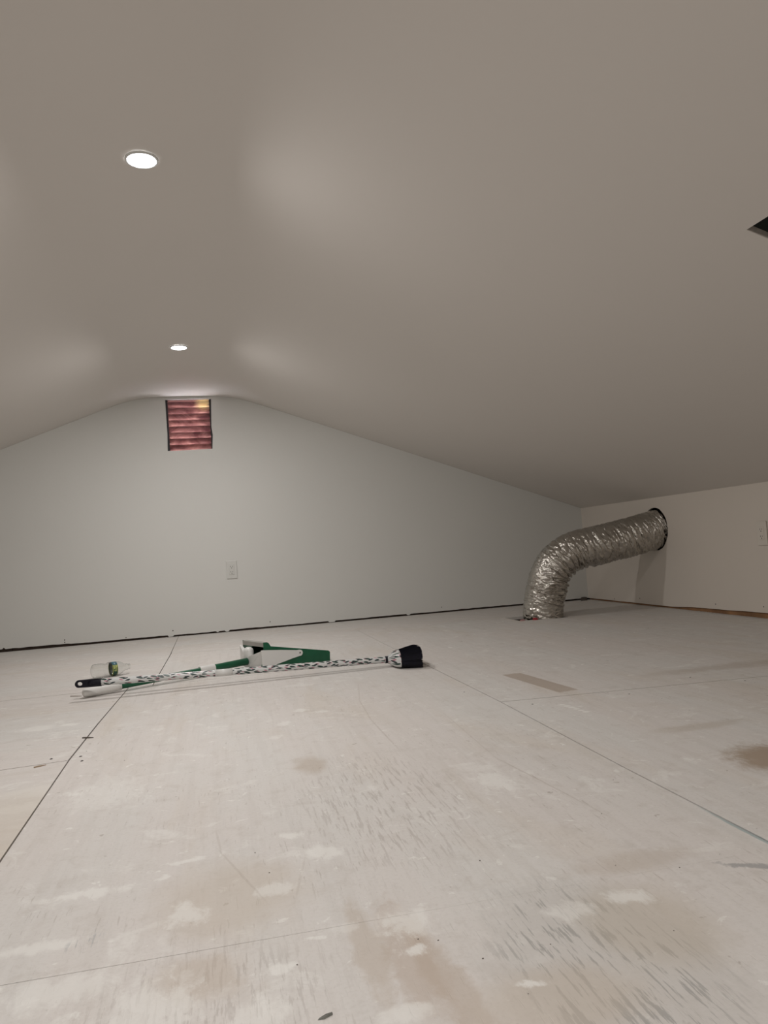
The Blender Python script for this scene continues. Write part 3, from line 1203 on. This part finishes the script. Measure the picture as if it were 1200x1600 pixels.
# sloping cover
b2 = bmesh.new()
hexa(b2, [(.034, tk, HL - .0235), (PL - .004, tk, HR - .0035), (PL - .004, PW - tk, .0125), (.034, PW - tk, HL - .0385)],
     [(.034, tk, HL - .0200), (PL - .004, tk, HR), (PL - .004, PW - tk, .016), (.034, PW - tk, HL - .035)])
bm_obj('cover', b2, M_GREEN, pan)
# right end
b2 = bmesh.new()
hexa(b2, [(PL - .004, tk, tk), (PL, tk, tk), (PL, PW - tk, tk), (PL - .004, PW - tk, tk)],
     [(PL - .004, tk, HR - .004), (PL, tk, HR - .004), (PL, PW - tk, .0125), (PL - .004, PW - tk, .0125)])
bm_obj('end_wall', b2, M_GREEN, pan)
# grey rim strip across the high left end, arched opening below
b2 = bmesh.new()
hexa(b2, [(0, tk, HL - .020), (.024, tk, HL - .006), (.024, PW - tk, HL - .014), (0, PW - tk, HL - .030)],
     [(.0, tk, HL - .002), (.018, tk, HL), (.018, PW - tk, HL - .008), (0, PW - tk, HL - .010)])
bm_obj('rim', b2, simple('grey_rim', (.33, .32, .29), .4), pan, label='grey rim across the raised end')
arch = [(.0, 0), (PW - .07, 0.0)]
ol = [(PW - tk, 0.004), (PW - tk, HL - .012), (PW * .50, HL - .020), (PW * .62, HL - .036), (PW * .70, HL - .052), (PW * .72, .035), (PW * .72, .004)]
b2 = bmesh.new()
plate(b2, ol, [], .004, lambda u, v, t: Vector((.001 + t, u, v)))
bm_obj('end_wall', b2, M_GREEN, pan)
b2 = bmesh.new()
plate(b2, [(tk, .004), (PW * .72, .004), (PW * .72, .03), (tk, .03)], [], .003, lambda u, v, t: Vector((.001 + t, u, v)))
bm_obj('end_wall', b2, M_GREEN, pan)

# white yoke: two side arms and a crossbar
piv = (.168, .056)
armp = [(.034, .012), (-.008, .010), (-.013, .030), (-.014, .088), (.0, .0885), (.08, .080), (.155, .0695)]
for k in range(9):
    t = math.pi / 2 - k * math.pi / 8 * 1.05
    armp.append((piv[0] + .0138 * math.cos(t), piv[1] + .0138 * math.sin(t)))
armp += [(.13, .036), (.09, .027), (.06, .021)]
arm_hole = circle(piv[0] + .001, piv[1], .0042, 14)[::-1]
for (y0, s) in ((-.0008, -1), (PW + .0008, 1)):
    b2 = bmesh.new()
    kz = 1.0 if s < 0 else .5
    plate(b2, armp, [arm_hole], .006, lambda u, v, t: Vector((u, y0 + s * t, v * kz)))
    bm_obj('yoke_arm', b2, M_WPLAST, pan)
b2 = bmesh.new()
tube(b2, [(piv[0] + .001, .001, piv[1]), (piv[0] + .001, -.003, piv[1])], .0044, 12)
bm_obj('pivot', b2, simple('pivot_grey', (.16, .17, .16), .5), pan)
# crossbar of the yoke, two angled blades and a round socket in the middle
for (lo4, up4) in (([(.030, -.006, .012), (.040, -.004, .012), (-.006, .115, .006), (-.030, .115, .006)],
                    [(-.012, -.006, .086), (-.004, -.004, .088), (-.008, .115, .058), (-.034, .115, .054)]),
                   ([(-.030, .165, .008), (-.010, .165, .008), (-.006, PW + .006, .020), (-.014, PW + .006, .020)],
                    [(-.034, .165, .060), (-.010, .165, .064), (-.006, PW + .006, .092), (-.014, PW + .006, .092)])):
    b2 = bmesh.new()
    hexa(b2, lo4, up4)
    bm_obj('crossbar', b2, M_WPLAST, pan)
b2 = bmesh.new()
rz = [(.0, .094), (.010, .093), (.018, .088), (.0225, .078), (.0225, .008)]
n = 24
last = None
for r, z in rz[1:]:
    ring = [b2.verts.new((-.022 + r * math.cos(2 * math.pi * k / n), .138 + r * 1.35 * math.sin(2 * math.pi * k / n), z)) for k in range(n)]
    if last:
        for k in range(n):
            b2.faces.new((last[k], last[(k + 1) % n], ring[(k + 1) % n], ring[k]))
    else:
        b2.faces.new(ring)
    last = ring
b2.faces.new(last[::-1])
bm_obj('handle_socket', b2, M_WPLAST, pan, smooth=True)
# handle in world coordinates
soc = pan.matrix_basis @ Vector((-.035, .125, .045))
bpy.context.view_layer.update()
soc = pan.matrix_world @ Vector((-.038, .118, .033))
hd = (soc - pa)


def along(t):
    return pa + hd * t


hl = hd.length
gl = .150 / hl
b2 = bmesh.new()
pts = [along(t) for t in (0, .004, .012, .03, .5 * gl, .8 * gl, gl)]
tube(b2, pts, [.008, .0130, .0160, .0175, .0180, .0175, .0165], 20)
o = bm_obj('grip', b2, simple('white_grip', (.82, .81, .78), .5, bump=.5, bscale=160), pan, smooth=True, label='white textured grip')
world_child(o, pan)
b2 = bmesh.new()
tube(b2, [along(gl), along(.40), along(.70), along(.74), along(1.0)], [.0125, .0125, .0125, .0145, .0160], 20)
o = bm_obj('handle', b2, M_GREEN, pan, smooth=True, label='green tubular handle')
world_child(o, pan)


def px_t(px):   # parameter of the handle point seen above photo column px
    best, bt = 1e9, 0
    for i in range(201):
        p = along(i / 200) - Vector((0, 0, CAM_H))
        cxm = sum(RW[r][0] * p[r] for r in range(3))
        czm = sum(RW[r][2] * p[r] for r in range(3))
        x = CX + FPX * cxm / czm
        if abs(x - px) < best:
            best, bt = abs(x - px), i / 200
    return bt


t0, t1 = px_t(312), px_t(335)
b2 = bmesh.new()
tube(b2, [along(t0), along(t1)], .0175, 20)
o = bm_obj('handle_clip', b2, M_WPLAST, pan, smooth=False, label='white plastic clip')
world_child(o, pan)

# ---- broom
bl = at(157, 1066.0, .060)
br = at(606, 1030.5, .030)
bd = (br - bl)
bu = bd.normalized()
broom = empty('broom', (br.x, br.y, 0), 0, 'broom with floral patterned handle and black bristles lying across the dustpan handle', 'broom')
NP = 60
pts = [bl + bd * (i / NP) for i in range(NP + 1)]
rad = [.0134 + .0004 * noise.noise(Vector((i * .9, 0, 0))) for i in range(NP + 1)]
o = uv_tube('handle', pts, rad, 24, M_FLORAL, broom, label='white handle wrap with dark leaves and pink flowers')
world_child(o, broom)
# plain white band on the wrap
b2 = bmesh.new()
ta, tb = .378, .438
tube(b2, [bl + bd * ta, bl + bd * tb], .0141, 24)
o = bm_obj('band', b2, M_WPLAST, broom, smooth=True, label='plain white band')
world_child(o, broom)
# black hanger cap with an eye
sd = bu.cross(Vector((0, 0, 1))).normalized()
uu = sd.cross(bu)
capL = .092
outl = []
for k in range(13):
    t = math.pi / 2 + k * math.pi / 12
    outl.append((-capL + .0140 + .0140 * math.cos(t), .0140 * math.sin(t)))
outl += [(-.05, -.0145), (-.004, -.0146), (.004, -.0146), (.004, .0146), (-.004, .0146), (-.05, .0145)]
eye = [(x, y) for x, y in circle(-capL + .018, 0, .0076, 16)]
eye = [(-capL + .018 + (x + capL - .018) * 1.15, y) for x, y in eye][::-1]
b2 = bmesh.new()
# flat tab stands upright so that its eye faces the viewer
tabu, tabv = bu, uu
plate(b2, outl, [eye], .012, lambda u, v, t: bl + tabu * u + tabv * v + sd * (t - .006))
o = bm_obj('hanger_cap', b2, M_BLACKP, broom, label='black hanging cap with a round eye')
world_child(o, broom)
b2 = bmesh.new()
tube(b2, [bl - bu * .045, bl - bu * .03, bl - bu * .002, bl + bu * .003], [.010, .0130, .0147, .0147], 20)
o = bm_obj('cap_collar', b2, M_BLACKP, broom, smooth=True)
world_child(o, broom)
# black collar at the head
b2 = bmesh.new()
tube(b2, [br - bu * .012, br + bu * .006], .0150, 20)
o = bm_obj('socket_collar', b2, M_BLACKP, broom, smooth=True)
world_child(o, broom)
# head: flat flared housing, wide across the viewing direction
hax = Vector((bu.x, bu.y, 0)).normalized()
hax = Vector((math.cos(math.radians(-9)), math.sin(math.radians(-9)), 0))
hsd = Vector((-hax.y, hax.x, 0))
h0 = br + bu * .0


def oval_loft(name, secs, mat, label=None, uvs=True, n=36):
    b2 = bmesh.new()
    rings = []
    cum = []
    for (d, off, cz, ry, rz_) in secs:
        c = Vector((br.x, br.y, 0)) + hax * d + hsd * off + Vector((0, 0, cz))
        ring = []
        for k in range(n):
            t = 2 * math.pi * k / n
            ct, st = math.cos(t), math.sin(t)
            e = .62
            ring.append(b2.verts.new(c + hsd * ry * math.copysign(abs(ct) ** e, ct) + Vector((0, 0, rz_ * math.copysign(abs(st) ** e, st)))))
        rings.append(ring)
        cum.append(d)
    uvl = b2.loops.layers.uv.new('UVMap')
    idx = {v: (i, k) for i, r in enumerate(rings) for k, v in enumerate(r)}
    for a, c in zip(rings, rings[1:]):
        for k in range(n):
            b2.faces.new((a[k], a[(k + 1) % n], c[(k + 1) % n], c[k]))
    b2.faces.new(rings[0])
    b2.faces.new(rings[-1][::-1])
    bmesh.ops.recalc_face_normals(b2, faces=b2.faces)
    for f in b2.faces:
        if len(f.verts) == 4:
            ks = [idx[v][1] for v in f.verts]
            wrap = max(ks) - min(ks) > 1
            for l in f.loops:
                i, k = idx[l.vert]
                if wrap and k == 0:
                    k = n
                l[uvl].uv = (cum[i], k / n * .30)
    o = bm_obj(name, b2, mat, broom, smooth=True, label=label, recalc=False)
    world_child(o, broom)
    return o


oval_loft('head_housing', [(.0, 0, .030, .018, .016), (.008, 0, .030, .028, .020), (.018, -.002, .031, .058, .025), (.030, -.004, .032, .082, .029),
                           (.044, -.006, .033, .097, .0315), (.050, -.006, .033, .099, .032)],
          floral('floral_head', .8), label='white patterned bristle housing')
# solid heart of the bristles plus individual strands
oval_loft('bristle_core', [(.046, -.006, .033, .088, .026), (.08, -.006, .035, .088, .028), (.100, -.018, .035, .076, .027), (.116, -.026, .034, .060, .022)],
          M_BRISTLE)
b2 = bmesh.new()
rs = random.Random(5)
for i in range(2600):
    a = rs.uniform(0, 2 * math.pi)
    q = 1.0 if rs.random() < .75 else rs.uniform(.3, 1)
    ct, st = math.cos(a), math.sin(a)
    ex = .62
    cy_ = math.copysign(abs(ct) ** ex, ct) * q
    cz_ = math.copysign(abs(st) ** ex, st) * q
    p0 = Vector((br.x, br.y, .033)) + hax * .044 + hsd * (-.006 + .094 * cy_) + Vector((0, 0, .029 * cz_))
    ln = rs.uniform(.084, .094) * (1 - .42 * max(0, cy_) ** 1.5)
    fl = rs.uniform(.95, 1.22)
    zz = .036 + .036 * cz_ * fl * .98
    p2 = Vector((br.x, br.y, 0)) + hax * (.044 + ln) + hsd * (-.006 + .096 * cy_ * min(fl, 1.12)) + Vector((0, 0, max(.0012, zz)))
    p1 = (p0 + p2) / 2 + Vector((0, 0, .001 * rs.uniform(-1, 1)))
    w_ = .0007
    vs = []
    for p_ in (p0, p1, p2):
        vs.append([b2.verts.new(p_ + hsd * w_ * math.cos(t) + Vector((0, 0, max(-p_.z + .0003, w_ * math.sin(t))))) for t in (0, 2.1, 4.2)])
    for A_, B_ in zip(vs, vs[1:]):
        for k in range(3):
            b2.faces.new((A_[k], A_[(k + 1) % 3], B_[(k + 1) % 3], B_[k]))
o = bm_obj('bristles', b2, M_BRISTLE, broom, recalc=False)
o['kind'] = 'stuff'
world_child(o, broom)

# ------------------------------------------------------------------ plastic bottle
def clear_mat():
    mt, nt, b = new_mat('clear_plastic')
    b.inputs['Base Color'].default_value = (.97, .98, .975, 1)
    b.inputs['Roughness'].default_value = .03
    b.inputs['IOR'].default_value = 1.45
    b.inputs['Transmission Weight'].default_value = 1.0
    nz = N(nt, 'ShaderNodeTexNoise', Scale=60.0, Detail=3.0)
    tc = N(nt, 'ShaderNodeTexCoord')
    nt.links.new(tc.outputs['Object'], nz.inputs['Vector'])
    bp = N(nt, 'ShaderNodeBump', Strength=.12, Distance=.002)
    nt.links.new(nz.outputs['Fac'], bp.inputs['Height'])
    nt.links.new(bp.outputs[0], b.inputs['Normal'])
    return mt


M_CLEAR = clear_mat()
b0 = at(143.5, 1050, .033)
b1 = at(203, 1041.5, .031)
ax = Vector((b1.x - b0.x, b1.y - b0.y, 0))
BLn = ax.length
axn = ax.normalized()
bottle = empty('water_bottle', (b0.x, b0.y, 0), math.atan2(axn.y, axn.x),
               'empty clear plastic water bottle lying beside the broom cap', 'bottle')
# local x along the bottle from base to mouth; z centre .033
rp = [(.0, .0005), (.0, .018), (.002, .026), (.008, .0315), (.020, .0325), (.030, .0315), (.034, .0325), (.044, .0312), (.048, .0322),
      (.060, .0295), (.068, .0278), (.076, .0288), (.086, .0318), (.094, .0322), (.098, .0310), (.126, .0310), (.130, .0318),
      (.142, .0300), (.156, .0245), (.168, .0175), (.176, .0135), (.180, .0125), (.182, .0148), (.185, .0148), (.187, .0120), (.200, .0120), (.202, .0112)]
sc_ = BLn / .202


def lathe(b2, prof_, n=40, z=.033, inner=.0):
    rings = []
    for x, r in prof_:
        rings.append([b2.verts.new((x, (r - inner) * math.cos(2 * math.pi * k / n), z + (r - inner) * math.sin(2 * math.pi * k / n))) for k in range(n)])
    for a, c in zip(rings, rings[1:]):
        for k in range(n):
            b2.faces.new((a[k], a[(k + 1) % n], c[(k + 1) % n], c[k]))
    return rings


rp = [(x * sc_, r) for x, r in rp]
b2 = bmesh.new()
R1 = lathe(b2, rp)
# punted base and thin wall (inner skin)
inn = [(x if i else x, r) for i, (x, r) in enumerate(rp)]
R2 = lathe(b2, [(x + (.0007 if i < 3 else 0), max(r - .0006, .0002)) for i, (x, r) in enumerate(rp)])
for k in range(40):
    b2.faces.new((R1[-1][k], R1[-1][(k + 1) % 40], R2[-1][(k + 1) % 40], R2[-1][k]))
bm_obj('body', b2, M_CLEAR, bottle, smooth=True)


def label_mat():
    mt, nt, b = new_mat('bottle_label')
    L = nt.links.new
    tc = N(nt, 'ShaderNodeTexCoord')
    sx = N(nt, 'ShaderNodeSeparateXYZ')
    L(tc.outputs['Object'], sx.inputs[0])
    # green field, pale yellow edge stripes, bluish cap of the label on top
    cr = N(nt, 'ShaderNodeValToRGB')
    cr.color_ramp.interpolation = 'CONSTANT'
    els = cr.color_ramp.elements
    els[0].position = 0
    els[0].color = (.55, .58, .16, 1)
    els[1].position = .10
    els[1].color = (.012, .065, .038, 1)
    e = els.new(.90)
    e.color = (.55, .58, .16, 1)
    mr = N(nt, 'ShaderNodeMapRange')
    mr.inputs['From Min'].default_value = .098 * sc_
    mr.inputs['From Max'].default_value = .126 * sc_
    L(sx.outputs[0], mr.inputs['Value'])
    L(mr.outputs[0], cr.inputs[0])
    m2 = N(nt, 'ShaderNodeMapRange')
    m2.inputs['From Min'].default_value = .052
    m2.inputs['From Max'].default_value = .055
    L(sx.outputs[2], m2.inputs['Value'])
    mx = N(nt, 'ShaderNodeMix', data_type='RGBA')
    L(m2.outputs[0], mx.inputs[0])
    L(cr.outputs[0], mx.inputs[6])
    mx.inputs[7].default_value = (.06, .15, .20, 1)
    L(mx.outputs[2], b.inputs['Base Color'])
    b.inputs['Roughness'].default_value = .35
    return mt


b2 = bmesh.new()
lr = .0314
a_ = [(.098 * sc_, lr), (.126 * sc_, lr)]
R1 = lathe(b2, a_)
R2 = lathe(b2, [(x, r + .0003) for x, r in a_])
for i in (0, 1):
    for k in range(40):
        b2.faces.new((R1[i][k], R1[i][(k + 1) % 40], R2[i][(k + 1) % 40], R2[i][k]))
bm_obj('label', b2, label_mat(), bottle, smooth=True, label='dark green wrap label with yellow lettering')
# pale yellow lettering strokes on the label, facing the viewer: two letter forms
M_YEL = simple('label_yellow', (.62, .66, .22), .4)
b2 = bmesh.new()


def stroke(u0, u1, a0, a1):
    """raised patch on the label between axial u0..u1 (0..1) and angles a0..a1 (deg above the viewer side)"""
    x0 = (.098 + .028 * u0) * sc_
    x1 = (.098 + .028 * u1) * sc_
    n = 4
    ra_, rb_ = [], []
    for i in range(n + 1):
        a = math.radians(a0 + (a1 - a0) * i / n)
        for lst, r in ((ra_, lr + .0002), (rb_, lr + .0007)):
            y, z = -r * math.cos(a), .033 + r * math.sin(a)
            lst.append((b2.verts.new((x0, y, z)), b2.verts.new((x1, y, z))))
    for i in range(n):
        b2.faces.new((rb_[i][0], rb_[i][1], rb_[i + 1][1], rb_[i + 1][0]))
        for q in (0, 1):
            b2.faces.new((ra_[i][q], rb_[i][q], rb_[i + 1][q], ra_[i + 1][q]))
    for i in (0, n):
        b2.faces.new((ra_[i][0], ra_[i][1], rb_[i][1], rb_[i][0]))


for (u0, u1, a0, a1) in ((.20, .30, 5, 36), (.30, .46, 30, 36), (.30, .46, 17, 23), (.30, .42, 5, 10), (.40, .48, 5, 23),
                         (.56, .64, 5, 36), (.64, .80, 30, 36), (.64, .78, 17, 23), (.64, .80, 5, 10), (.76, .84, 20, 34),
                         (.24, .80, -8, -4), (.30, .74, -15, -12)):
    stroke(u0, u1, a0, a1)
bm_obj('lettering', b2, M_YEL, bottle, label='pale yellow letters')

# ------------------------------------------------------------------ small debris
def splinter(px0, py0, px1, py1, w_, mat, label, name='wood_splinter', cat='splinter', group=None, h=.003):
    a, c = at(px0, py0), at(px1, py1)
    d = c - a
    ln = d.length
    t = math.atan2(d.y, d.x)
    b2 = bmesh.new()
    hexa(b2, [(0, -w_ * .5, 0), (ln * .6, -w_ * .6, 0), (ln, -w_ * .1, 0), (ln, w_ * .2, 0), (ln * .4, w_ * .6, 0), (0, w_ * .4, 0)],
         [(0, -w_ * .4, h), (ln * .6, -w_ * .5, h), (ln, -w_ * .1, h * .6), (ln, w_ * .1, h * .6), (ln * .4, w_ * .5, h), (0, w_ * .3, h)])
    o = bm_obj(name, b2, mat)
    o.location = (a.x, a.y, 0)
    o.rotation_euler = (0, 0, t)
    return tag(o, label, cat, group)


splinter(129, 1153.5, 146, 1153, .006, M_CHIPD, 'short brown splinter lying across the left floor seam')
splinter(53, 1200, 72, 1195.5, .005, simple('tan_splinter', (.36, .27, .19), .8), 'thin tan splinter in front of the cross seam at the left edge')
splinter(110, 1088.5, 128, 1088, .003, simple('straw', (.34, .30, .26), .8), 'thin straw sticking out beside the white dustpan grip')
scrap('plaster_flake', at(118, 1166.5), (.030, .020, .003), M_CHIPW, 'white plaster flake on the left floor seam', 'flake', 3, .4)
scrap('plaster_flake', at(123, 1151.5), (.020, .014, .002), M_CHIPW, 'tiny white flake touching the brown splinter', 'flake', 8, .9)
c_ = at(508, 1590)
b2 = bmesh.new()
hexa(b2, [(-.012, -.002, 0), (-.002, -.004, 0), (.012, .0015, 0), (.013, .005, 0), (.002, .004, 0), (-.010, .001, 0)],
     [(-.010, -.001, .001), (-.002, -.003, .003), (.011, .002, .0035), (.012, .004, .003), (.002, .003, .003), (-.009, .001, .001)])
o = bm_obj('bark_chip', b2, simple('bark', (.20, .20, .18), .8, var=.3, scale=80))
o.location = (c_.x, c_.y, 0)
o.rotation_euler = (0, 0, .1)
o.scale = (.72, .72, .8)
tag(o, 'small dark bent chip on the floor at the very front', 'chip')

# crumbs along the foot of the walls: a loose scatter nobody could count
def crumbs(name, spots, mat, label, seed):
    rs = random.Random(seed)
    b2 = bmesh.new()
    for (x, y, s) in spots:
        r = bmesh.ops.create_icosphere(b2, subdivisions=1, radius=s)
        for v in r['verts']:
            v.co = Vector((v.co.x * rs.uniform(.7, 1.6), v.co.y * rs.uniform(.7, 1.3), v.co.z * .6 * rs.uniform(.6, 1.2)))
            v.co += Vector((x, y, s * .5))
            v.co.z = max(v.co.z, .0001)
    o = bm_obj(name, b2, mat)
    return tag(o, label, 'debris', kind='stuff')


rs = random.Random(12)
sp = []
for i in range(46):
    x = rs.choice((-.36, -.05, .72, 2.5)) + rs.gauss(0, .05) if i % 2 else rs.uniform(-1.4, 2.6)
    sp.append((x, YB - rs.uniform(.002, .022), rs.uniform(.001, .004)))
for i in range(46):
    y = rs.choice((4.93, 4.2, 4.05, 3.9, 3.85)) + rs.gauss(0, .03) if i % 2 else rs.uniform(2.5, 5.2)
    sp.append((XR - rs.uniform(.002, .022), y, rs.uniform(.001, .0045)))
crumbs('plaster_crumbs', sp, M_CHIPW, 'white plaster crumbs scattered along the foot of the walls', 1)
sp = []
for i in range(34):
    p = at(rs.uniform(30, 1190), rs.uniform(1000, 1560))
    sp.append((p.x, p.y, rs.uniform(.0005, .0011)))
crumbs('dust_specks', sp, M_CHIPD, 'tiny dark specks of dirt strewn over the plywood floor', 2)
scrap('wood_block', (2.655, 5.285), (.07, .04, .026), M_CHIPD, 'small dark scrap of wood in the corner behind the duct', 'scrap', 5, .2)
